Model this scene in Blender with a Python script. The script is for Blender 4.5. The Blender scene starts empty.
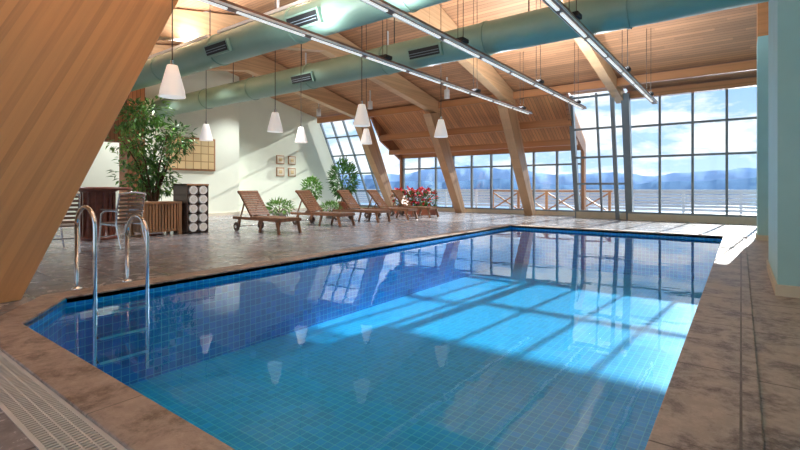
import bpy, math, random
from mathutils import Vector, Matrix
random.seed(7)
R=random.random
def U(a,b): return a+(b-a)*R()
scene=bpy.context.scene
scene.view_settings.view_transform='Standard'
try: scene.view_settings.look='None'
except Exception: pass
scene.view_settings.exposure=0.75

# ------------------------------------------------------------ materials
class NT:
    def __init__(s,name):
        s.m=bpy.data.materials.new(name); s.m.use_nodes=True
        s.t=s.m.node_tree; s.n=s.t.nodes; s.l=s.t.links
        s.b=s.n['Principled BSDF']; s.out=s.n['Material Output']
        s._tc=None
    def tc(s):
        if not s._tc:
            s._tc=s.n.new('ShaderNodeTexCoord')
        return s._tc.outputs['Object']
    def inp(s,sock,v):
        if isinstance(v,bpy.types.NodeSocket): s.l.new(v,sock)
        elif v is not None: sock.default_value=v
    def math(s,op,a,b=None,c=None):
        n=s.n.new('ShaderNodeMath'); n.operation=op
        s.inp(n.inputs[0],a)
        if b is not None: s.inp(n.inputs[1],b)
        if c is not None: s.inp(n.inputs[2],c)
        return n.outputs[0]
    def map(s,v,rot=(0,0,0),scale=(1,1,1),loc=(0,0,0)):
        n=s.n.new('ShaderNodeMapping'); s.l.new(v,n.inputs[0])
        n.inputs['Rotation'].default_value=rot; n.inputs['Scale'].default_value=scale; n.inputs['Location'].default_value=loc
        return n.outputs[0]
    def sep(s,v):
        n=s.n.new('ShaderNodeSeparateXYZ'); s.l.new(v,n.inputs[0]); return n.outputs
    def comb(s,x,y,z):
        n=s.n.new('ShaderNodeCombineXYZ'); s.inp(n.inputs[0],x); s.inp(n.inputs[1],y); s.inp(n.inputs[2],z); return n.outputs[0]
    def noise(s,v,scale=5,detail=4,rough=.55,dist=0):
        n=s.n.new('ShaderNodeTexNoise'); s.inp(n.inputs['Vector'],v)
        n.inputs['Scale'].default_value=scale; n.inputs['Detail'].default_value=detail
        n.inputs['Roughness'].default_value=rough; n.inputs['Distortion'].default_value=dist
        return n.outputs['Fac']
    def white(s,v):
        n=s.n.new('ShaderNodeTexWhiteNoise'); n.noise_dimensions='3D'; s.l.new(v,n.inputs['Vector']); return n.outputs['Value']
    def ramp(s,f,stops):
        n=s.n.new('ShaderNodeValToRGB'); s.l.new(f,n.inputs[0])
        e=n.color_ramp.elements
        while len(e)<len(stops): e.new(.5)
        for i,(p,c) in enumerate(stops):
            e[i].position=p; e[i].color=(*c,1)
        return n.outputs[0]
    def mix(s,f,a,b,mode='MIX'):
        n=s.n.new('ShaderNodeMix'); n.data_type='RGBA'; n.blend_type=mode
        s.inp(n.inputs[0],f)
        s.inp(n.inputs[6],(*a,1) if isinstance(a,tuple) else a)
        s.inp(n.inputs[7],(*b,1) if isinstance(b,tuple) else b)
        return n.outputs[2]
    def bump(s,h,strength=.3,dist=.02):
        n=s.n.new('ShaderNodeBump'); n.inputs['Strength'].default_value=strength; n.inputs['Distance'].default_value=dist
        s.l.new(h,n.inputs['Height']); s.l.new(n.outputs[0],s.b.inputs['Normal']); return n.outputs[0]
    def col(s,c): s.inp(s.b.inputs['Base Color'],(*c,1) if isinstance(c,tuple) else c)
    def rough(s,r): s.inp(s.b.inputs['Roughness'],r)
def L(r,g,b):  # srgb 0-255 -> linear
    f=lambda c:(c/255/12.92) if c/255<=.04045 else ((c/255+.055)/1.055)**2.4
    return (f(r),f(g),f(b))
def sc(c,k): return tuple(min(1,x*k) for x in c)

def simple(name,c,rough=.5,metal=0,var=.12,vs=6,bump=0):
    N=NT(name); f=N.noise(N.tc(),vs,4)
    N.col(N.ramp(f,[(.3,sc(c,1-var)),(.7,sc(c,1+var))])); N.rough(rough)
    N.b.inputs['Metallic'].default_value=metal
    if bump: N.bump(f,bump,.02)
    return N.m
def planks(name,axis,width,c,rot=(0,0,0),rough=.45,var=.3,gap=.06,along=None,gapk=.35):
    """axis: across axis index"""
    N=NT(name); v=N.map(N.tc(),rot=rot); s=N.sep(v)
    q=N.math('DIVIDE',s[axis],width); fl=N.math('FLOOR',q); fr=N.math('FRACT',q)
    al=along if along is not None else [1,0,0][axis] if axis!=2 else 0
    seg=N.math('FLOOR',N.math('ADD',N.math('DIVIDE',s[al],2.4),N.math('MULTIPLY',fl,.37)))
    rnd=N.white(N.comb(fl,seg,0.5))
    scl=[14,14,14]; scl[al]=.9
    g=N.noise(N.map(v,scale=tuple(scl)),1.0,5,.6,.3)
    val=N.math('ADD',N.math('MULTIPLY',rnd,.55),N.math('MULTIPLY',g,.5))
    base=N.ramp(val,[(.1,sc(c,1-var*1.3)),(.5,c),(.9,sc(c,1+var))])
    edge=N.math('LESS_THAN',N.math('MINIMUM',fr,N.math('SUBTRACT',1.0,fr)),gap)
    N.col(N.mix(edge,base,sc(c,gapk))); N.rough(rough)
    N.bump(N.math('SUBTRACT',g,edge),.15,.01)
    return N.m
def tilemat(name,axes,size,c,grout,lw=.05,var=.15,rough=.2,mott=0,bump=.2,offs=(0,0,0),mc=None,sizeb=None,ms=3.2,mr=(.38,.66),rv=.35):
    N=NT(name); v=N.map(N.tc(),loc=offs); s=N.sep(v)
    qa=N.math('DIVIDE',s[axes[0]],size); qb=N.math('DIVIDE',s[axes[1]],sizeb or size)
    if sizeb: qa=N.math('ADD',qa,N.math('MULTIPLY',N.math('FLOOR',qb),.5))
    fa=N.math('FRACT',qa); fb=N.math('FRACT',qb)
    da=N.math('MINIMUM',fa,N.math('SUBTRACT',1.0,fa)); db=N.math('MINIMUM',fb,N.math('SUBTRACT',1.0,fb))
    ln=N.math('LESS_THAN',N.math('MINIMUM',da,db),lw)
    rnd=N.white(N.comb(N.math('FLOOR',qa),N.math('FLOOR',qb),.3))
    base=N.ramp(rnd,[(0,sc(c,1-var)),(1,sc(c,1+var))])
    if mott:
        n=N.noise(N.tc(),ms,8,.72,.5)
        base=N.mix(N.ramp(n,[(mr[0],(0,0,0)),(mr[1],(mott,)*3)]),base,mc or sc(c,.5))
        n2=N.noise(N.tc(),14,6,.75)
        base=N.mix(N.ramp(n2,[(.44,(0,0,0)),(.66,(mott*.6,)*3)]),base,sc(c,1.4))
        N.rough(N.math('ADD',rough,N.math('MULTIPLY',N.math('SUBTRACT',.5,n),rv)))
        N.bump(N.math('SUBTRACT',n2,ln),bump,.01)
    else: N.rough(rough)
    N.col(N.mix(ln,base,grout))
    return N.m

WOODO=L(210,156,104)
m_ceiling=planks('ceiling_planks',1,.13,L(184,136,100),rough=.5,var=.25,gap=.05)
m_soffit=planks('soffit_planks',0,.13,L(205,146,100),rough=.5,var=.22,gap=.05,along=1)
th=math.atan(.479)
def glulam(name,rot,c=WOODO,lam=.042,axis=1,al=2,var=.13):
    N=NT(name); v=N.map(N.tc(),rot=rot); s=N.sep(v)
    fl=N.math('FLOOR',N.math('DIVIDE',s[axis],lam))
    rnd=N.white(N.comb(fl,.3,.5))
    scl=[26,26,26]; scl[al]=.8
    g=N.noise(N.map(v,scale=tuple(scl)),1,6,.65,.4)
    val=N.math('ADD',N.math('MULTIPLY',rnd,.4),N.math('MULTIPLY',g,.6))
    N.col(N.ramp(val,[(.15,sc(c,1-var*2.2)),(.5,c),(.85,sc(c,1+var))])); N.rough(.38)
    return N.m
m_glu_near=glulam('glulam_wood_near',(th,0,0),lam=.07)
m_glu_far=glulam('glulam_wood_far',(-math.atan(.5),0,0),L(196,158,122))
m_glu_beam=glulam('glulam_beam_wood',(0,0,0),L(204,166,126),axis=2,al=1)
m_glu_x=glulam('purlin_wood',(0,0,0),L(196,138,94),axis=2,al=0)
m_pillarw=planks('pillar_wood',1,.11,L(160,110,76),along=2,var=.2)
m_teak=glulam('teak_wood',(0,0,0),L(134,96,70),lam=.06,axis=1,al=0)
m_oak=glulam('oak_slats',(0,0,0),L(168,124,88),lam=.06,axis=1,al=2)
m_teak2=simple('mahogany_wood',L(116,66,52),.3,vs=10,var=.3)
m_chairw=simple('chair_slat_wood',L(120,96,82),.4,vs=12,var=.2)
m_darkw=simple('dark_wood',L(78,62,54),.4,vs=12)
m_wall=simple('plaster_wall',L(232,240,222),.7,var=.03,vs=1.2)
m_wallt=simple('teal_plaster',L(166,214,218),.6,var=.05,vs=1.5)
m_cream=simple('cream_plinth',L(215,208,188),.6,var=.05)
m_duct=simple('duct_paint',L(132,164,148),.42,var=.06,vs=2)
m_vent=simple('vent_black',L(30,32,34),.5)
m_frame=simple('window_frame_paint',L(130,145,155),.4,var=.05)
m_white=simple('white_paint',L(225,228,230),.5,var=.03)
m_grate=simple('grate_plastic',L(200,198,192),.5,var=.06)
m_black=simple('black_rubber',L(25,25,27),.6)
m_cord=simple('cord_grey',L(60,58,55),.6)
m_chrome=simple('stainless_steel',(.75,.77,.8),.12,1,.04)
m_towel=simple('white_towel',L(240,240,236),.9,var=.05,vs=30,bump=.4)
m_pot=simple('terracotta_pot',L(150,85,60),.7)
m_potw=simple('white_pot',L(205,200,190),.5)
m_trunk=simple('tree_bark',L(90,70,52),.9,vs=20,bump=.5)
m_soil=simple('soil',L(45,34,26),.95)
def leafm(name,c):
    N=NT(name); f=N.noise(N.tc(),9,3); N.col(N.ramp(f,[(.3,sc(c,.55)),(.7,sc(c,1.5))])); N.rough(.4)
    return N.m
m_leaf=leafm('leaf_green',L(78,126,58)); m_leaf2=leafm('leaf_light_green',L(120,168,80))
m_pink=simple('flower_pink',L(235,80,110),.6); m_red=simple('flower_red',L(210,40,45),.6)
m_floor=tilemat('slate_floor',(0,1),.48,L(140,138,140),L(98,96,97),.016,.14,.25,.7,.08,mc=L(104,102,106),mr=(.4,.66),rv=.3)
m_deck=tilemat('brown_stone_deck',(1,0),1.1,L(172,162,152),L(98,90,83),.005,.06,.5,1,.8,mc=L(96,83,74),ms=3.2,mr=(.45,.6),rv=.9)
m_coping=tilemat('coping_stone_x',(0,2),1.2,L(158,143,132),L(105,96,88),.003,.05,.5,1,.5,offs=(.1,0,.3),mc=L(100,84,74),ms=4,mr=(.45,.62),rv=.8)
m_copy=tilemat('coping_stone_y',(1,2),1.2,L(158,143,132),L(105,96,88),.003,.05,.5,1,.5,offs=(0,.1,.3),mc=L(100,84,74),ms=4,mr=(.45,.62),rv=.8)
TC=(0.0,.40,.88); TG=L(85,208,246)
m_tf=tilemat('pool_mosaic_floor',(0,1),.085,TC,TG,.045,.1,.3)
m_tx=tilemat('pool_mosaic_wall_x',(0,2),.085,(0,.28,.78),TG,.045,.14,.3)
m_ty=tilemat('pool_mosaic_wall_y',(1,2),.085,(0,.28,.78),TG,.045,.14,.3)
m_terr=tilemat('terrace_tiles',(0,1),.5,L(140,142,145),L(110,112,112),.02,.08,.6)

def glassmat(name,tint,f0=.04,refl=1.0,bump=None):
    """thin dielectric: Schlick reflection, same from both sides"""
    N=NT(name); N.n.remove(N.b)
    tr=N.n.new('ShaderNodeBsdfTransparent'); tr.inputs[0].default_value=(*tint,1)
    gl=N.n.new('ShaderNodeBsdfGlossy'); gl.inputs['Roughness'].default_value=.0
    ge=N.n.new('ShaderNodeNewGeometry'); dt=N.n.new('ShaderNodeVectorMath'); dt.operation='DOT_PRODUCT'
    N.l.new(ge.outputs['Incoming'],dt.inputs[0])
    mx=N.n.new('ShaderNodeMixShader')
    if bump:
        v=N.map(N.tc(),scale=(1,1,1))
        h=N.math('ADD',N.noise(v,1.3,3,.5,.3),N.math('MULTIPLY',N.noise(v,5,2,.5),.15))
        b=N.n.new('ShaderNodeBump'); b.inputs['Strength'].default_value=bump; b.inputs['Distance'].default_value=.03
        N.l.new(h,b.inputs['Height']); N.l.new(b.outputs[0],gl.inputs['Normal']); N.l.new(b.outputs[0],dt.inputs[1])
    else: N.l.new(ge.outputs['Normal'],dt.inputs[1])
    c=N.math('SUBTRACT',1.0,N.math('ABSOLUTE',dt.outputs['Value']))
    F=N.math('ADD',N.math('MULTIPLY',N.math('POWER',c,5.0),(1-f0)*refl),f0*refl)
    N.l.new(F,mx.inputs[0])
    N.l.new(tr.outputs[0],mx.inputs[1]); N.l.new(gl.outputs[0],mx.inputs[2]); N.l.new(mx.outputs[0],N.out.inputs[0])
    return N.m
m_glass=glassmat('window_glass',(.97,.985,.985),.04,.8)
m_water=glassmat('pool_water',(.82,.98,1.0),.02,.92,bump=.1)
def emis(name,c,s):
    N=NT(name); N.col(c); N.b.inputs['Emission Color'].default_value=(*c,1); N.b.inputs['Emission Strength'].default_value=s; return N.m
m_tube=emis('fluorescent_tube',(1,.98,.92),.4)
m_shade=emis('lamp_shade_white',(.95,.93,.9),.15)

# ------------------------------------------------------------ mesh builder
class B:
    def __init__(s): s.v=[];s.f=[];s.mi=[];s.mats=[];s.sm=[]
    def _m(s,m):
        if m not in s.mats: s.mats.append(m)
        return s.mats.index(m)
    def add(s,vs,fs,m,smooth=False):
        o=len(s.v); s.v+= [tuple(v) for v in vs]; k=s._m(m)
        for f in fs: s.f.append([i+o for i in f]); s.mi.append(k); s.sm.append(smooth)
    def box(s,c,d,m,mat=None):
        x,y,z=[q/2 for q in d]
        vs=[Vector((a*x,b*y,e*z)) for e in(-1,1) for b in(-1,1) for a in(-1,1)]
        if mat: vs=[mat@v for v in vs]
        vs=[v+Vector(c) for v in vs]
        s.add(vs,[(0,2,3,1),(4,5,7,6),(0,1,5,4),(2,6,7,3),(0,4,6,2),(1,3,7,5)],m)
    def bb(s,a,b,m): s.box([(a[i]+b[i])/2 for i in range(3)],[abs(b[i]-a[i]) for i in range(3)],m)
    def hexa(s,p,m): # p 0-3 bottom loop,4-7 top loop
        s.add(p,[(3,2,1,0),(4,5,6,7),(0,1,5,4),(1,2,6,5),(2,3,7,6),(3,0,4,7)],m)
    def prism(s,poly,off,m):
        n=len(poly); off=Vector(off); vs=[Vector(p) for p in poly]+[Vector(p)+off for p in poly]
        fs=[tuple(range(n))[::-1],tuple(range(n,2*n))]+[(i,(i+1)%n,n+(i+1)%n,n+i) for i in range(n)]
        s.add(vs,fs,m)
    def beam(s,p0,p1,w,h,m,up=(0,0,1)):
        p0=Vector(p0);p1=Vector(p1);d=(p1-p0).normalized(); sd=d.cross(Vector(up))
        if sd.length<1e-4: sd=d.cross(Vector((0,1,0)))
        sd.normalize(); u=sd.cross(d).normalized(); a=sd*w/2;b=u*h/2
        s.hexa([p0-a-b,p0+a-b,p0+a+b,p0-a+b,p1-a-b,p1+a-b,p1+a+b,p1-a+b],m)
    def tube(s,path,r,m,n=10,caps=True):
        path=[Vector(p) for p in path]; rs=r if isinstance(r,(list,tuple)) else [r]*len(path)
        rings=[];prev=None
        for i,p in enumerate(path):
            d=(path[min(i+1,len(path)-1)]-path[max(i-1,0)]).normalized()
            if prev is None:
                a=d.cross(Vector((0,0,1)))
                if a.length<1e-3: a=d.cross(Vector((1,0,0)))
            else: a=prev-d*prev.dot(d)
            a.normalize(); prev=a; b=d.cross(a)
            rings.append([p+(a*math.cos(t)+b*math.sin(t))*rs[i] for t in [2*math.pi*k/n for k in range(n)]])
        vs=[v for r_ in rings for v in r_]; fs=[]
        for i in range(len(path)-1):
            for k in range(n): fs.append((i*n+k,i*n+(k+1)%n,(i+1)*n+(k+1)%n,(i+1)*n+k))
        s.add(vs,fs,m,True)
        if caps:
            s.add(rings[0],[tuple(range(n))[::-1]],m); s.add(rings[-1],[tuple(range(n))],m)
    def lathe(s,c,prof,m,n=24):
        vs=[];fs=[]
        for (r,z) in prof:
            for k in range(n):
                t=2*math.pi*k/n; vs.append((c[0]+r*math.cos(t),c[1]+r*math.sin(t),c[2]+z))
        for i in range(len(prof)-1):
            for k in range(n): fs.append((i*n+k,i*n+(k+1)%n,(i+1)*n+(k+1)%n,(i+1)*n+k))
        s.add(vs,fs,m,True)
    def leaf(s,p,d,l,w,m):
        d=d.normalized(); sd=d.cross(Vector((U(-.3,.3),U(-.3,.3),1)))
        if sd.length<1e-3: sd=Vector((1,0,0))
        sd.normalize(); up=sd.cross(d)
        s.add([p,p+d*l*.45+sd*w/2+up*l*.06,p+d*l-up*l*.12,p+d*l*.45-sd*w/2+up*l*.06],[(0,1,2),(0,2,3)],m)
    def ob(s,name,loc=(0,0,0),rz=0,parent=None,bevel=0):
        me=bpy.data.meshes.new(name); me.from_pydata(s.v,[],s.f)
        for m in s.mats: me.materials.append(m)
        for i,p in enumerate(me.polygons): p.material_index=s.mi[i]; p.use_smooth=s.sm[i]
        me.update(); o=bpy.data.objects.new(name,me); scene.collection.objects.link(o)
        o.location=loc; o.rotation_euler=(0,0,rz)
        if parent: o.parent=parent
        if bevel:
            b=o.modifiers.new('bevel','BEVEL'); b.width=bevel; b.segments=2; b.limit_method='ANGLE'
        return o

def roofz(y): return 5.98-.208*abs(y-9.5)
WL=-.07; PD=-1.05
P=[(-5.35,1.62),(-5.35,12.5),(-.32,12.5),(-.32,1.1),(-4.6,1.1)]
O=[(-5.65,1.5),(-5.65,12.85),(.08,12.85),(.08,.84),(-4.72,.84)]

# ------------------------------------------------------------ floor
b=B()
b.add([(-17.5,-2,0),(-5.65,-2,0),(-5.65,19,0),(-17.5,19,0)],[(0,1,2,3)],m_floor)
b.add([(-5.65,12.85,0),(1.3,12.85,0),(1.3,19,0),(-5.65,19,0)],[(0,1,2,3)],m_floor)
b.add([(-5.65,-2,0),(.08,-2,0),(.08,.62,0),(-5.65,.62,0)],[(0,1,2,3)],m_floor)
b.add([(-5.65,.62,0),(-4.72,.84,0),(-5.65,1.5,0)],[(0,1,2)],m_floor)
b.add([(-5.65,.62,0),(-4.72,.62,0),(-4.72,.84,0)],[(0,1,2)],m_floor)
b.add([(.08,-2,0),(1.3,-2,0),(1.3,12.85,0),(.08,12.85,0)],[(0,1,2,3)],m_deck)
b.ob('floor')
b=B(); cz=.02
for i in range(5):
    j=(i+1)%5; a,c,d,e=P[i],P[j],O[j],O[i]
    mm=m_deck if i==2 else (m_copy if i==0 else m_coping)
    lo=[(q[0],q[1],-.05) for q in(a,c,d,e)]; hi=[(q[0],q[1],cz) for q in(a,c,d,e)]
    b.hexa(lo[::-1]+hi[::-1],mm)
b.ob('trim_pool_coping',bevel=0.008)
b=B()
b.bb((-4.72,.62,-.06),(.08,.84,-.05),m_vent)
b.bb((-4.72,.62,-.05),(.08,.64,.004),m_grate); b.bb((-4.72,.82,-.05),(.08,.84,.004),m_grate)
x=-4.7
while x<.06:
    b.bb((x,.64,-.03),(x+.013,.82,.003),m_grate); x+=.026
for yy in(.685,.73,.775): b.bb((-4.72,yy,-.03),(.08,yy+.008,.0025),m_grate)
b.ob('drain_grating')
b=B()
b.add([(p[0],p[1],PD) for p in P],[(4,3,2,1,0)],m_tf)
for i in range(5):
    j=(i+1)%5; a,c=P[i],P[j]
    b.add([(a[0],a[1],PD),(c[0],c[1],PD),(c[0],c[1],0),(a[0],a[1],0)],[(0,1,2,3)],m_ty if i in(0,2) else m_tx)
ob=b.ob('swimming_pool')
b=B(); b.add([(p[0],p[1],WL) for p in P],[(4,3,2,1,0)],m_water); b.ob('pool_water')

# ------------------------------------------------------------ walls & roof
b=B()
b.prism([(-16.5,-2,0),(-16.5,11,0),(-16.5,11,roofz(11)),(-16.5,9.5,roofz(9.5)),(-16.5,-2,roofz(-2))],(-1,0,0),m_wall)
b.prism([(-17.2,11,0),(-17.2,18.3,0),(-17.2,15.98,4.63),(-17.2,11,roofz(11))],(-.3,0,0),m_wall)
b.ob('wall_left')
b=B(); b.bb((-16.5,-1.9,0),(-16.47,11,.12),m_cream); b.bb((-17.2,11,0),(-17.17,18.2,.12),m_cream); b.ob('baseboard_left')
b=B()
b.prism([(1.3,-2,0),(1.3,17.3,0),(1.3,17.3,4.36),(1.3,9.5,roofz(9.5)),(1.3,-2,roofz(-2))],(.2,0,0),m_wallt)
b.ob('wall_right')
b=B(); b.bb((.3,6.07,0),(1.3,8.0,roofz(7)-.35),m_wallt); b.bb((.28,6.02,0),(1.3,8.03,.11),m_cream); b.ob('wall_right_pilaster')
b=B(); b.bb((.28,12.2,0),(1.3,12.9,4.29),m_wallt); b.bb((.26,12.17,0),(1.3,12.93,.11),m_cream); b.bb((.28,12.2,4.29),(1.3,12.9,roofz(12.9)-.01),m_glu_x); b.ob('wall_right_pilaster')
b=B()
zt=roofz(-2)
b.bb((-17.5,-2.2,0),(1.5,-2,.2),m_wall); b.bb((-17.5,-2.2,3.35),(1.5,-2,zt),m_wall)
for i in range(8):
    x0=-17.5+i*2.65; b.bb((x0,-2.2,.2),(min(x0+.3,1.5),-2,3.35),m_wall)
b.ob('wall_rear')
b=B(); b.bb((-17.4,-2.11,.2),(1.4,-2.09,3.35),m_glass)  # unseen glazing behind the camera, added to let in soft sky light
for i in range(7): b.bb((-17.5+i*2.65+1.45,-2.14,.2),(-17.5+i*2.65+1.51,-2.06,3.35),m_frame)
b.ob('unseen_fill_window')
b=B()
x0,x1=-17.6,1.6
for (ya,yb,xa,xb) in((-2.4,9.5,x0,x1),(9.5,15.98,x0,x1),(15.98,16.85,-4.9,x1),(16.85,17.5,-3.1,x1)):
    za,zb=roofz(ya),roofz(yb)
    b.hexa([(xa,ya,za),(xa,yb,zb),(xb,yb,zb),(xb,ya,za),(xa,ya,za+.15),(xa,yb,zb+.15),(xb,yb,zb+.15),(xb,ya,za+.15)][::1],m_ceiling)
b.ob('ceiling')
b=B()
b.hexa([(-13.8,15.98,4.62),(-13.8,18.75,2.78),(-4.9,18.75,2.78),(-4.9,15.98,4.62),(-13.8,15.98,4.78),(-13.8,18.75,2.94),(-4.9,18.75,2.94),(-4.9,15.98,4.78)],m_soffit)
b.bb((-13.8,18.5,2.6),(-4.9,18.7,2.85),m_glu_x)
b.ob('ceiling_soffit')
b=B()
for x in(-13.85,-4.98):
    b.prism([(x,18.7,0),(x,18.7,2.8),(x,15.98,4.62),(x,16.9,3.3),(x,18.45,2.5),(x,18.45,0)],(.1,0,0),m_pillarw)
b.ob('wall_far_cheeks')
b=B()
b.bb((-13.8,16.75,3.35),(-4.9,16.95,3.62),m_glu_x)
b.bb((-13.8,17.5,2.72),(-4.9,17.66,2.95),m_glu_x)
b.bb((-17.0,15.75,4.35),(1.3,15.92,4.6),m_glu_x)
b.bb((-3.1,16.95,4.12),(1.3,17.2,4.36),m_glu_x)
b.ob('trim_purlins')
def frame(name,xn,xf,near):
    b=B()
    def slab(ya,za0,za1,yb,zb0,zb1,xa,xb,ww,m):
        b.hexa([(xa-ww/2,ya,za0),(xb-ww/2,yb,zb0),(xb+ww/2,yb,zb0),(xa+ww/2,ya,za0),(xa-ww/2,ya,za1),(xb-ww/2,yb,zb1),(xb+ww/2,yb,zb1),(xa+ww/2,ya,za1)],m)
    yb,yt=18.05,15.85
    b.hexa([(xf-.17,yb-.38,0),(xf+.17,yb-.38,0),(xf+.17,yb,0),(xf-.17,yb,0),
            (xf-.17,yt-.75,4.05),(xf+.17,yt-.75,4.05),(xf+.17,yt+.1,4.2),(xf-.17,yt+.1,4.2)],m_glu_far)
    xm=xf+(xn-xf)*.5
    slab(9.5,roofz(9.5)-.8,roofz(9.5)-.04,15.95,roofz(15.95)-.55,roofz(15.95)-.04,xm,xf,.3,m_glu_beam)
    slab(2.2,roofz(2.2)-.6,roofz(2.2)-.04,9.5,roofz(9.5)-.8,roofz(9.5)-.04,xn,xm,.3,m_glu_beam)
    if near:
        xl,xr=xn-.25,xn+.25
        e=lambda z:1.184+.479*(z+.08)+.12
        b.hexa([(xl,e(0)-.95,0),(xr,e(0)-.95,0),(xr,e(0),0),(xl,e(0),0),(xl,e(4.3)-2.3,4.2),(xr,e(4.3)-2.3,4.2),(xr,e(4.3),4.55),(xl,e(4.3),4.55)],m_glu_near)
    else:
        e=lambda z:.9+.479*z
        b.hexa([(xn-.17,.3,0),(xn+.17,.3,0),(xn+.17,e(0),0),(xn-.17,e(0),0),(xn-.17,e(4)-.95,4.0),(xn+.17,e(4)-.95,4.0),(xn+.17,e(4.2),4.4),(xn-.17,e(4.2),4.4)],m_glu_near)
    return b.ob(name,bevel=.01)
frame('glulam_portal_frame',-5.9,-6.8,True)
frame('glulam_portal_frame',-10.0,-10.0,False)
frame('glulam_portal_frame',-13.8,-13.8,False)
b=B()
for x in(-3.3,):
    b.hexa([(x-.13,9.5,5.4),(x-.13,17.0,4.0),(x+.13,17.0,4.0),(x+.13,9.5,5.4),(x-.13,9.5,5.95),(x-.13,17.0,4.38),(x+.13,17.0,4.38),(x+.13,9.5,5.95)],m_glu_beam)
b.ob('roof_rafter')

# ------------------------------------------------------------ far windows
b=B(); Y=17.3
b.bb((-3.1,Y-.012,.22),(1.3,Y+.012,4.3),m_glass)
for x in(-2.16,-1.24,-.35,.5): b.bb((x-.035,Y-.06,.22),(x+.035,Y+.06,4.36),m_frame)
for z in(.25,2.16,3.2,4.22): b.bb((-3.1,Y-.05,z-.035),(1.3,Y+.05,z+.035),m_frame)
b.ob('window_1')
b=B(); b.bb((-3.1,Y-.12,0),(1.3,Y+.12,.22),m_cream); b.bb((-4.9,17.45,0),(-3.1,17.75,.22),m_cream); b.bb((-13.6,18.5,0),(-5,18.7,.15),m_cream); b.bb((-17.2,18.15,0),(-13.9,18.4,.12),m_cream); b.ob('wall_far')
b=B()
b.beam((-3.1,17.55,0),(-3.1,16.85,4.3),.2,.3,m_frame,up=(0,1,0))
b.beam((-3.45,17.3,0),(-3.45,16.35,4.5),.12,.12,m_frame,up=(0,1,0))
b.beam((-4.9,17.7,0),(-4.9,16.75,4.4),.16,.2,m_frame,up=(0,1,0))
b.ob('trim_facade_posts')
def lean_window(name,xa,xb,y0,k,z0,z1,nx,zs):
    b=B()
    f=lambda z:y0-k*z
    b.hexa([(xa,f(z0)-.01,z0),(xb,f(z0)-.01,z0),(xb,f(z0)+.01,z0),(xa,f(z0)+.01,z0),(xa,f(z1)-.01,z1),(xb,f(z1)-.01,z1),(xb,f(z1)+.01,z1),(xa,f(z1)+.01,z1)],m_glass)
    for i in range(nx+1):
        x=xa+(xb-xa)*i/nx; b.beam((x,f(z0),z0),(x,f(z1),z1),.07,.1,m_frame,up=(0,1,0))
    for z in zs: b.beam((xa,f(z),z),(xb,f(z),z),.08,.07,m_frame)
    return b.ob(name)
lean_window('window_2',-4.85,-3.2,17.6,.2,.22,4.4,2,(.25,1.25,2.2,3.2,4.3))
lean_window('window_3',-17.1,-13.95,18.28,.5,.12,4.6,4,(.15,.95,1.85,2.75,3.65,4.5))
b=B(); b.bb((-13.7,18.59,.15),(-5,18.61,2.7),m_glass)
for i in range(10):
    x=-13.7+i*(8.7/9); b.bb((x-.04,18.54,.15),(x+.04,18.66,2.7),m_frame)
for z in(.18,2.05,2.62): b.bb((-13.7,18.55,z-.035),(-5,18.65,z+.035),m_frame)
b.ob('window_4')

# ------------------------------------------------------------ ducts
def duct(y,xa,xb,z,r,vents):
    b=B()
    b.tube([(xa,y,z),(xb,y,z)],r,m_duct,32)
    x=xa+.7
    while x<xb: 
        b.tube([(x-.025,y,z),(x+.025,y,z)],r+.018,m_duct,32); x+=2.4
    for vx in vents:
        a=math.radians(20); c=(vx,y-(r+.03)*math.cos(a),z-(r+.03)*math.sin(a))
        rm=Matrix.Rotation(a,3,'X')
        b.box(c,(.78,.07,.24),m_duct,rm)
        b.box((c[0],c[1]-.03,c[2]-.01),(.7,.04,.17),m_vent,rm)
        for k in(-.05,0,.05): b.box((c[0],c[1]-.055,c[2]-.01+k),(.7,.012,.01),m_frame,rm)
    x=xa+1.5
    while x<xb:
        b.tube([(x,y,z+r),(x,y,roofz(y)+.02)],.012,m_cord,6); x+=3
    return b.ob('ventilation_duct')
duct(7.8,-16.5,1.3,3.9,.3,(-8.6,-5.0))
duct(5.3,-16.5,1.3,3.95,.3,(-8.2,-5.7,-3.3))

# ------------------------------------------------------------ track lights
m_track=simple('track_brown',L(135,100,84),.4)
def area(name,loc,sx,sy,power,rot=(0,0,0),col=(1,1,1),parent=None):
    l=bpy.data.lights.new(name,'AREA'); l.shape='RECTANGLE'; l.size=sx; l.size_y=sy; l.energy=power; l.color=col
    o=bpy.data.objects.new(name,l); scene.collection.objects.link(o); o.location=loc; o.rotation_euler=rot
    if parent: o.parent=parent
    return o
for k,(x,ye) in enumerate(((-5.3,13.9),(-3.7,14.0),(-1.9,14.3))):
    b=B(); z=3.42
    b.bb((x-.06,.6,z),(x+.06,ye,z+.07),m_track)
    b.bb((x-.068,.6,z-.004),(x-.06,ye,z+.03),m_white); b.bb((x+.06,.6,z-.004),(x+.068,ye,z+.03),m_white)
    y=.9
    while y<ye-.4:
        b.bb((x-.02,y,z-.022),(x+.02,y+1.15,z),m_tube); y+=1.3
    for y in(3.2,6.6,10.2,13.2):
        b.tube([(x-.05,y,z+.07),(x-.05,y,roofz(y)+.02)],.006,m_cord,6); b.tube([(x+.05,y,z+.07),(x+.05,y,roofz(y)+.02)],.006,m_cord,6)
        b.bb((x-.1,y-.1,z+.07),(x+.1,y+.1,z+.13),m_black)
    o=b.ob('linear_track_light')
    area('added_track_fill',(x,10.9,z+.09),.1,5.6,85,rot=(math.pi,0,0),col=(.9,.95,1),parent=o)  # up-facing fill pair, added on the bar to brighten the ceiling
    area('added_track_fill',(x,3.0,z+.09),.1,4.0,80,rot=(math.pi,0,0),col=(.9,.95,1),parent=o)
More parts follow.
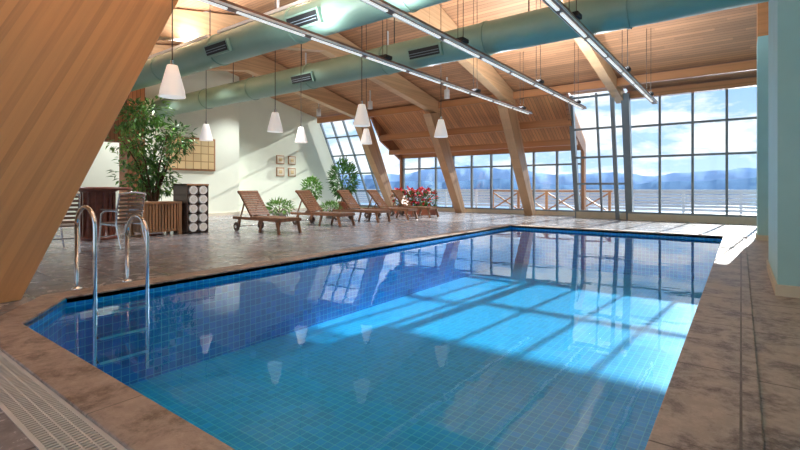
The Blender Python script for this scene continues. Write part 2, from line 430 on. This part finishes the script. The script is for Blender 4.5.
for x in(-15,-12,-8.4):  # added cans and spots that brighten the left deck and wall
    for y in(2.6,6.6,10.6,14.0):
        if x==-8.4 and y<4: continue
        zb=roofz(y)-.75
        b=B(); b.lathe((x,y,zb),[(.1,.0),(.1,.3),(.03,.34),(.03,.76)],m_white,20); b.lathe((x,y,zb),[(.09,.0),(.08,.1),(0,.12)],m_white,20)
        o=b.ob('added_downlight_can')
        l=bpy.data.lights.new('added_fill_spot','SPOT'); l.energy=380 if x==-15 else 280; l.spot_size=math.radians(112); l.spot_blend=.9; l.shadow_soft_size=.07; l.color=(.98,.98,1)
        q=bpy.data.objects.new('added_fill_spot',l); scene.collection.objects.link(q); q.location=(x,y,zb-.01); q.parent=o

# ------------------------------------------------------------ pendants
def pendant(x,y,zb=2.2,h=.38):
    b=B()
    b.lathe((x,y,zb),[(.15,0),(.135,.09),(.095,h*.65),(.06,h),(.0,h+.01)],m_shade,24)
    b.lathe((x,y,zb),[(.145,.002),(.125,.09),(.085,h*.65),(.05,h-.01)],m_shade,24)
    b.lathe((x,y,zb+.1),[(0,0),(.035,.02),(.045,.06),(.025,.12),(.02,.2)],m_tube,14)
    b.tube([(x,y,zb+h),(x,y,zb+h+.06)],.02,m_chrome,10)
    b.tube([(x,y,zb+h+.05),(x,y,roofz(y)+.01)],.007,m_cord,6)
    b.lathe((x,y,roofz(y)-.08),[(.06,0),(.06,.06)],m_white,14)
    b.ob('pendant_lamp')
for p in((-5.5,2.75),(-5.38,6.05),(-5.19,8.4),(-7.32,5.68),(-7.5,8.6),(-9.93,5.75),(-8.55,7.4)): pendant(*p)

# ------------------------------------------------------------ pool ladder
def rail(b,y,top):
    pts=[(-5.78,y,.0),(-5.78,y,top-.2)]
    cx=-5.53;r=.25
    for i in range(0,13):
        t=math.pi-math.pi*i/12; pts.append((cx+r*math.cos(t),y,top-.22+.22*math.sin(t)))
    pts+=[(-5.28,y,.2),(-5.28,y,-.9)]
    b.tube(pts,.021,m_chrome,12)
    b.lathe((-5.78,y,0),[(.05,.0),(.05,.012),(.02,.03)],m_chrome,16)
b=B(); rail(b,1.85,.9); rail(b,2.36,.78)
for z in(-.2,-.45,-.7): b.bb((-5.33,1.87,z),(-5.2,2.34,z+.03),m_chrome)
b.ob('pool_ladder')

# ------------------------------------------------------------ loungers
def lounger(x,y,rz,ang=48):
    b=B(); W=.62
    for s in(-1,1):
        b.bb((-.95,s*W/2-.02,.3),(1.0,s*W/2+.02,.37),m_teak)
        b.beam((.88,s*W/2,.33),(.98,s*(W/2),.0),.04,.07,m_teak,up=(1,0,0))
        b.beam((.25,s*(W/2-.04),.33),(.15,s*(W/2-.04),.0),.035,.06,m_teak,up=(1,0,0))
        b.beam((-.65,s*W/2,.33),(-.72,s*W/2,.1),.04,.08,m_teak,up=(1,0,0))
        b.tube([(-.72,s*(W/2+.03),.115),(-.72,s*(W/2+.07),.115)],.115,m_darkw,20)
        b.tube([(-.72,s*(W/2+.07),.115),(-.72,s*(W/2+.08),.115)],.04,m_chrome,10)
    b.tube([(-.72,-W/2,.115),(-.72,W/2,.115)],.015,m_chrome,8)
    b.bb((.93,-W/2,.3),(1.0,W/2,.37),m_teak)
    x_=-.2
    while x_<.95: b.bb((x_,-W/2+.02,.365),(x_+.055,W/2-.02,.385),m_teak); x_+=.075
    a=math.radians(ang); d=Vector((-math.cos(a),0,math.sin(a))); n=Vector((math.sin(a),0,math.cos(a)))
    h=Vector((-.22,0,.38)); Lb=.82
    for s in(-1,1): b.beam(h+Vector((0,s*(W/2-.06),0)),h+d*Lb+Vector((0,s*(W/2-.06),0)),.04,.05,m_teak,up=(0,1,0))
    t=.05
    while t<Lb:
        c=h+d*t+n*.03; b.beam(c+Vector((0,-W/2+.03,0)),c+Vector((0,W/2-.03,0)),.055,.018,m_teak,up=n); t+=.075
    c=h+d*Lb; b.beam(c+Vector((0,-W/2+.02,0)),c+Vector((0,W/2-.02,0)),.07,.05,m_teak,up=n)
    e=h+d*.55
    for s in(-1,1): b.beam(e+Vector((0,s*.2,0)),Vector((-.8,s*.2,.33)),.03,.03,m_teak,up=(0,1,0))
    b.ob('sun_lounger',(x,y,0),rz)
lounger(-9.6,7.15,-.03); lounger(-10.0,9.45,.08); lounger(-10.2,11.4,.05); lounger(-10.2,12.95,.1); lounger(-10.2,14.4,.05)

# ------------------------------------------------------------ towel cabinet
b=B(); x0,x1,y0,y1,H=-11.25,-10.6,5.65,6.2,1.2
b.bb((x0,y0,0),(x1,y0+.03,H),m_darkw); b.bb((x0,y1-.03,0),(x1,y1,H),m_darkw); b.bb((x0,y0,0),(x0+.02,y1,H),m_darkw)
b.bb((x0,y0,H-.04),(x1+.02,y1,H),m_oak); b.bb((x0,(y0+y1)/2-.01,0),(x1,(y0+y1)/2+.01,H),m_darkw)
for i in range(5):
    z=.04+i*.225; b.bb((x0,y0,z-.02),(x1,y1,z),m_darkw)
    for c in(y0+.15,y1-.15):
        b.tube([(x0+.1,c,z+.108),(x1+.03,c,z+.108)],[.108,.104],m_towel,18)
        b.tube([(x1+.032,c+ .07*math.cos(t)*(1-t/16),z+.108+.07*math.sin(t)*(1-t/16)) for t in [k*.5 for k in range(30)]],.004,m_cream,5)
b.ob('towel_cabinet')
x0,x1,y0,y1,H=-11.3,-10.75,4.72,5.55,.78
b=B()
for (x,y) in((x0,y0),(x1,y0),(x0,y1),(x1,y1)): b.bb((x-.035,y-.035,0),(x+.035,y+.035,H),m_oak)
b.bb((x0-.04,y0-.04,H-.05),(x1+.04,y1+.04,H),m_oak); b.bb((x0,y0,.08),(x1,y1,.12),m_oak)
y=y0+.06
while y<y1-.04: b.bb((x1-.012,y,.1),(x1+.012,y+.045,H-.04),m_oak); b.bb((x0-.012,y,.1),(x0+.012,y+.045,H-.04),m_oak); y+=.07
x=x0+.06
while x<x1-.04: b.bb((x,y0-.012,.1),(x+.045,y0+.012,H-.04),m_oak); b.bb((x,y1-.012,.1),(x+.045,y1+.012,H-.04),m_oak); x+=.07
b.ob('slatted_towel_bin')

# ------------------------------------------------------------ bar table & chairs
b=B(); c=(-11.1,3.95,0)
b.lathe(c,[(0,0),(.36,0),(.36,.05),(.3,.08),(.26,.5),(.3,1.0),(.38,1.05),(.0,1.05)],m_teak2,28)
b.lathe(c,[(0,1.05),(.62,1.05),(.64,1.07),(.64,1.1),(.6,1.12),(0,1.12)],m_teak2,36)
for k in range(14):
    t=2*math.pi*k/14; b.beam((c[0]+.3*math.cos(t),c[1]+.3*math.sin(t),.07),(c[0]+.3*math.cos(t),c[1]+.3*math.sin(t),1.02),.04,.04,m_teak2)
b.ob('bar_table')
def chair(x,y,rz):
    b=B(); W=.25
    for s in(-1,1):
        b.tube([(.28,s*W,.0),(.24,s*W,.25),(.22,s*W,.45),(.2,s*W,.62),(.1,s*W,.68),(-.15,s*W,.68),(-.26,s*W,.66)],.016,m_chrome,8)
        b.tube([(-.34,s*W,.0),(-.26,s*W,.25),(-.2,s*W,.44),(-.22,s*W,.7),(-.3,s*W,1.0)],.017,m_chrome,8)
        b.beam((.2,s*W,.7),(-.2,s*W,.7),.05,.022,m_chairw)
        b.beam((.2,s*W,.44),(-.2,s*W,.42),.03,.03,m_chrome)
    for i in range(7):
        xx=-.2+i*.065; b.bb((xx,-W,.44),(xx+.052,W,.462),m_chairw)
    for i in range(7):
        z=.52+i*.072; xx=-.205-.1*((z-.5)/.5)**1.3
        pts=[(xx-.03*(1-(k/3)**2),W*k/3,z) for k in range(-3,4)]
        for q in range(6): b.beam(pts[q],pts[q+1],.018,.045,m_chairw)
    b.tube([(-.3,-W,1.0),(-.34,0,1.02),(-.3,W,1.0)],.018,m_chrome,8)
    b.tube([(.25,-W,.2),(.25,W,.2)],.012,m_chrome,8)
    b.ob('bistro_chair',(x,y,0),rz)
chair(-9.35,2.75,2.9); chair(-9.3,3.7,-2.9); chair(-10.3,2.7,1.9)

# ------------------------------------------------------------ wood pillar and panel
b=B(); b.bb((-15.0,5.9,0),(-14.45,6.4,roofz(6)-.1),m_pillarw); b.bb((-15.05,5.85,0),(-14.4,6.45,.14),m_teak2)
b.bb((-14.9,2.6,2.45),(-14.6,5.9,3.5),m_pillarw)
b.ob('timber_pillar')

# ------------------------------------------------------------ art
m_art=tilemat('woven_panel_squares',(1,2),.3,L(215,192,142),L(160,130,85),.05,.12,.7)
b=B(); b.bb((-16.5,8.0,1.75),(-16.44,9.9,3.0),m_oak); b.bb((-16.45,8.07,1.82),(-16.42,9.83,2.93),m_art); b.ob('wall_art_panel')
for (yy,zz) in((13.62,2.42),(14.3,2.42),(13.62,1.85),(14.3,1.85)):
    b=B(); b.bb((-17.2,yy-.22,zz-.2),(-17.16,yy+.22,zz+.2),m_oak); b.bb((-17.17,yy-.18,zz-.16),(-17.15,yy+.18,zz+.16),m_cream); b.bb((-17.16,yy-.09,zz-.08),(-17.14,yy+.09,zz+.08),m_art); b.ob('framed_picture')

# ------------------------------------------------------------ plants
def bush(b,c,rx,ry,rz,n,l,w,m,up=.3):
    for i in range(n):
        t=U(0,6.283); ph=math.acos(U(-1,1)); r=U(.35,1)**.5
        d=Vector((math.sin(ph)*math.cos(t),math.sin(ph)*math.sin(t),math.cos(ph)))
        p=Vector(c)+Vector((d.x*rx*r,d.y*ry*r,d.z*rz*r))
        b.leaf(p,d+Vector((U(-.6,.6),U(-.6,.6),U(-.8,.6)+up)),l*U(.7,1.2),w*U(.7,1.2),m)
def pot(b,x,y,r,h,m):
    b.lathe((x,y,0),[(0,0),(r*.72,0),(r*.95,h*.85),(r*1.05,h*.87),(r*1.05,h),(r*.93,h),(r*.9,h*.9),(0,h*.9)],m,24)
    b.lathe((x,y,0),[(r*.9,h*.91),(0,h*.93)],m_soil,20)
b=B(); tx,ty=-12.75,5.85
pot(b,tx,ty,.33,.5,m_pot)
for k in range(7):
    t=k*.9; ex,ey,ez=.8*math.cos(t),.8*math.sin(t),U(2.2,3.0)
    b.tube([(tx+.05*math.cos(t),ty+.05*math.sin(t),.42),(tx+.2*ex,ty+.2*ey,1.1),(tx+.5*ex,ty+.5*ey,1.8),(tx+ex,ty+ey,ez)],[.04,.03,.02,.008],m_trunk,7)
for q in range(38):
    t=U(0,6.28); r=U(.15,1.0); z=U(1.0,3.12); r*=1-.45*abs(z-2.2)/1.2
    bush(b,(tx+r*math.cos(t),ty+r*math.sin(t),z),.32,.32,.34,56,.18,.075,m_leaf if q%3 else m_leaf2,up=-.2)
b.ob('ficus_tree')
def potted(name,x,y,r,h,cz,rx,rz,n,l,w,m,pm):
    b=B(); pot(b,x,y,r,h,pm)
    for k in range(5):
        t=k*1.25; b.tube([(x,y,h*.9),(x+.3*rx*math.cos(t),y+.3*rx*math.sin(t),(h+cz)/2),(x+.7*rx*math.cos(t),y+.7*rx*math.sin(t),cz+rz*.4)],[.02,.014,.006],m_trunk,6)
    bush(b,(x,y,cz),rx,rx,rz,n,l,w,m); b.ob(name)
potted('potted_shrub',-16.1,14.6,.24,.4,1.05,.42,.5,360,.22,.1,m_leaf2,m_pot)
potted('potted_palm',-15.4,16.0,.28,.45,1.5,.6,.9,620,.32,.09,m_leaf,m_pot)
potted('potted_fern',-12.9,10.2,.26,.25,.42,.42,.22,260,.2,.06,m_leaf2,m_potw)
potted('potted_fern',-12.0,11.8,.22,.22,.36,.34,.18,200,.18,.05,m_leaf2,m_potw)
b=B(); fx,fy=-11.0,15.7
b.bb((fx-.9,fy-.3,0),(fx+.9,fy+.3,.35),m_pot); b.bb((fx-.85,fy-.25,.33),(fx+.85,fy+.25,.36),m_soil)
for k in range(5):
    bush(b,(fx-.75+k*.37,fy,.62),.34,.34,.34,130,.18,.08,m_leaf)
    bush(b,(fx-.75+k*.37,fy-.05,.75),.38,.38,.34,60,.14,.14,m_pink if k%2 else m_red)
b.ob('flower_planter')

# ------------------------------------------------------------ outside
b=B(); b.bb((-26,18.75,-.3),(8,23.6,-.03),m_terr); b.ob('terrace')
b=B()
for i in range(18):
    x=-26+i*2; b.bb((x-.05,23.2,-.03),(x+.05,23.3,1.0),m_white)
for z in(.15,.3,.45,.6,.75,.9): b.bb((-26,23.22,z-.06),(8,23.26,z+.06),m_white)
b.bb((-26,23.15,.97),(8,23.35,1.03),m_white)
b.ob('white_balustrade')
b=B()
for i in range(5):
    x=-9.5+i*1.3; b.bb((x-.05,20.0,-.03),(x+.05,20.1,1.0),m_glu_x)
    if i<4:
        b.beam((x,20.05,.1),(x+1.3,20.05,.9),.04,.06,m_glu_x); b.beam((x,20.05,.9),(x+1.3,20.05,.1),.04,.06,m_glu_x)
b.bb((-9.6,19.98,.93),(-4.2,20.12,1.0),m_glu_x); b.bb((-9.6,20.0,.05),(-4.2,20.1,.12),m_glu_x)
b.ob('timber_railing')
m_lake=simple('lake_water',L(125,165,205),.3,var=.1,vs=.02)
b=B(); b.add([(-1500,24,-14),(900,24,-14),(900,900,-14),(-1500,900,-14)],[(0,1,2,3)],m_lake); b.ob('lake')
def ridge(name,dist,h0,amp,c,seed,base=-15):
    N=NT(name+'_hazed_rock'); s=N.sep(N.tc()); n=N.noise(N.tc(),.03,6,.6)
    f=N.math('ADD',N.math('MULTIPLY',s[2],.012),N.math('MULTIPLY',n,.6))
    N.col(N.ramp(f,[(.25,sc(c,.85)),(.55,c),(.9,sc(c,1.4))])); N.rough(1)  # distance haze is painted into the pale blue colours
    N.b.inputs['Specular IOR Level'].default_value=0
    b=B(); rnd=random.Random(seed); n_=240
    ph=[rnd.uniform(0,6.28) for _ in range(8)]
    def H(i):
        t=i/n_*30; return h0+amp*sum(math.sin(t*(1.7**k)*.5+ph[k])/(1.55**k) for k in range(8))*.45
    vs=[];fs=[]
    for i in range(n_+1):
        a=math.radians(-75+i/n_*110)
        for j,(dr,k) in enumerate(((0,0),(25,.35),(55,.72),(90,1.0))):
            r=dist+dr+8*math.sin(i*.9+j*2); z=base+(H(i)-base)*k+(rnd.uniform(-1,1)*2 if 0<j<3 else 0)
            vs.append((r*math.sin(a),r*math.cos(a),z))
    for i in range(n_):
        for j in range(3): fs.append((i*4+j,(i+1)*4+j,(i+1)*4+j+1,i*4+j+1))
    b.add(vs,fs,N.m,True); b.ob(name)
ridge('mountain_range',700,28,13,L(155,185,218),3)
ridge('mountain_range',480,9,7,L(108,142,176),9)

# ------------------------------------------------------------ world
w=bpy.data.worlds.new('World'); scene.world=w; w.use_nodes=True
t=w.node_tree; n=t.nodes; l=t.links; bg=n['Background']
tc=n.new('ShaderNodeTexCoord'); sp=n.new('ShaderNodeSeparateXYZ'); l.new(tc.outputs['Generated'],sp.inputs[0])
rp=n.new('ShaderNodeValToRGB'); l.new(sp.outputs[2],rp.inputs[0])
e=rp.color_ramp.elements; e[0].position=0; e[0].color=(.5,.7,.92,1); e[1].position=.4; e[1].color=(.13,.36,.8,1)
mp=n.new('ShaderNodeMapping'); mp.inputs['Scale'].default_value=(1,1,3.2); l.new(tc.outputs['Generated'],mp.inputs[0])
ns=n.new('ShaderNodeTexNoise'); ns.inputs['Scale'].default_value=7.5; ns.inputs['Detail'].default_value=8; ns.inputs['Roughness'].default_value=.6; l.new(mp.outputs[0],ns.inputs['Vector'])
cr=n.new('ShaderNodeValToRGB'); cr.color_ramp.elements[0].position=.43; cr.color_ramp.elements[1].position=.58; l.new(ns.outputs['Fac'],cr.inputs[0])
mx=n.new('ShaderNodeMix'); mx.data_type='RGBA'; l.new(cr.outputs[0],mx.inputs[0]); l.new(rp.outputs[0],mx.inputs[6]); mx.inputs[7].default_value=(.94,.96,1,1)
l.new(mx.outputs[2],bg.inputs[0]); bg.inputs[1].default_value=.88

# sun
s=bpy.data.lights.new('sun','SUN'); s.energy=7; s.angle=.012; s.color=(1,.98,.94)
o=bpy.data.objects.new('sun',s); scene.collection.objects.link(o)
d=Vector((-.08,-.9,-.40)); o.rotation_euler=d.to_track_quat('-Z','Y').to_euler()
for x in(-13.6,-10.4,-7.2):  # fill strips added out of sight above the duct, for ceiling bounce
    bz=4.27; y=5.3
    q=B(); q.bb((x-1.4,y-.08,bz),(x+1.4,y+.08,bz+.06),m_white); oo=q.ob('added_uplight_bar')
    area('added_fill_uplight',(x,y,bz+.08),2.7,.14,65,rot=(math.pi,0,0),col=(.9,.95,1),parent=oo)

# ------------------------------------------------------------ camera
cd=bpy.data.cameras.new('cam'); cam=bpy.data.objects.new('cam',cd); scene.collection.objects.link(cam)
cam.location=(0,0,1.1); cam.rotation_euler=(math.pi/2,0,math.radians(36.85))
cd.sensor_width=36; cd.lens=455*36/800; cd.shift_y=-37/800; cd.clip_end=3000; cd.clip_start=.05
scene.camera=cam
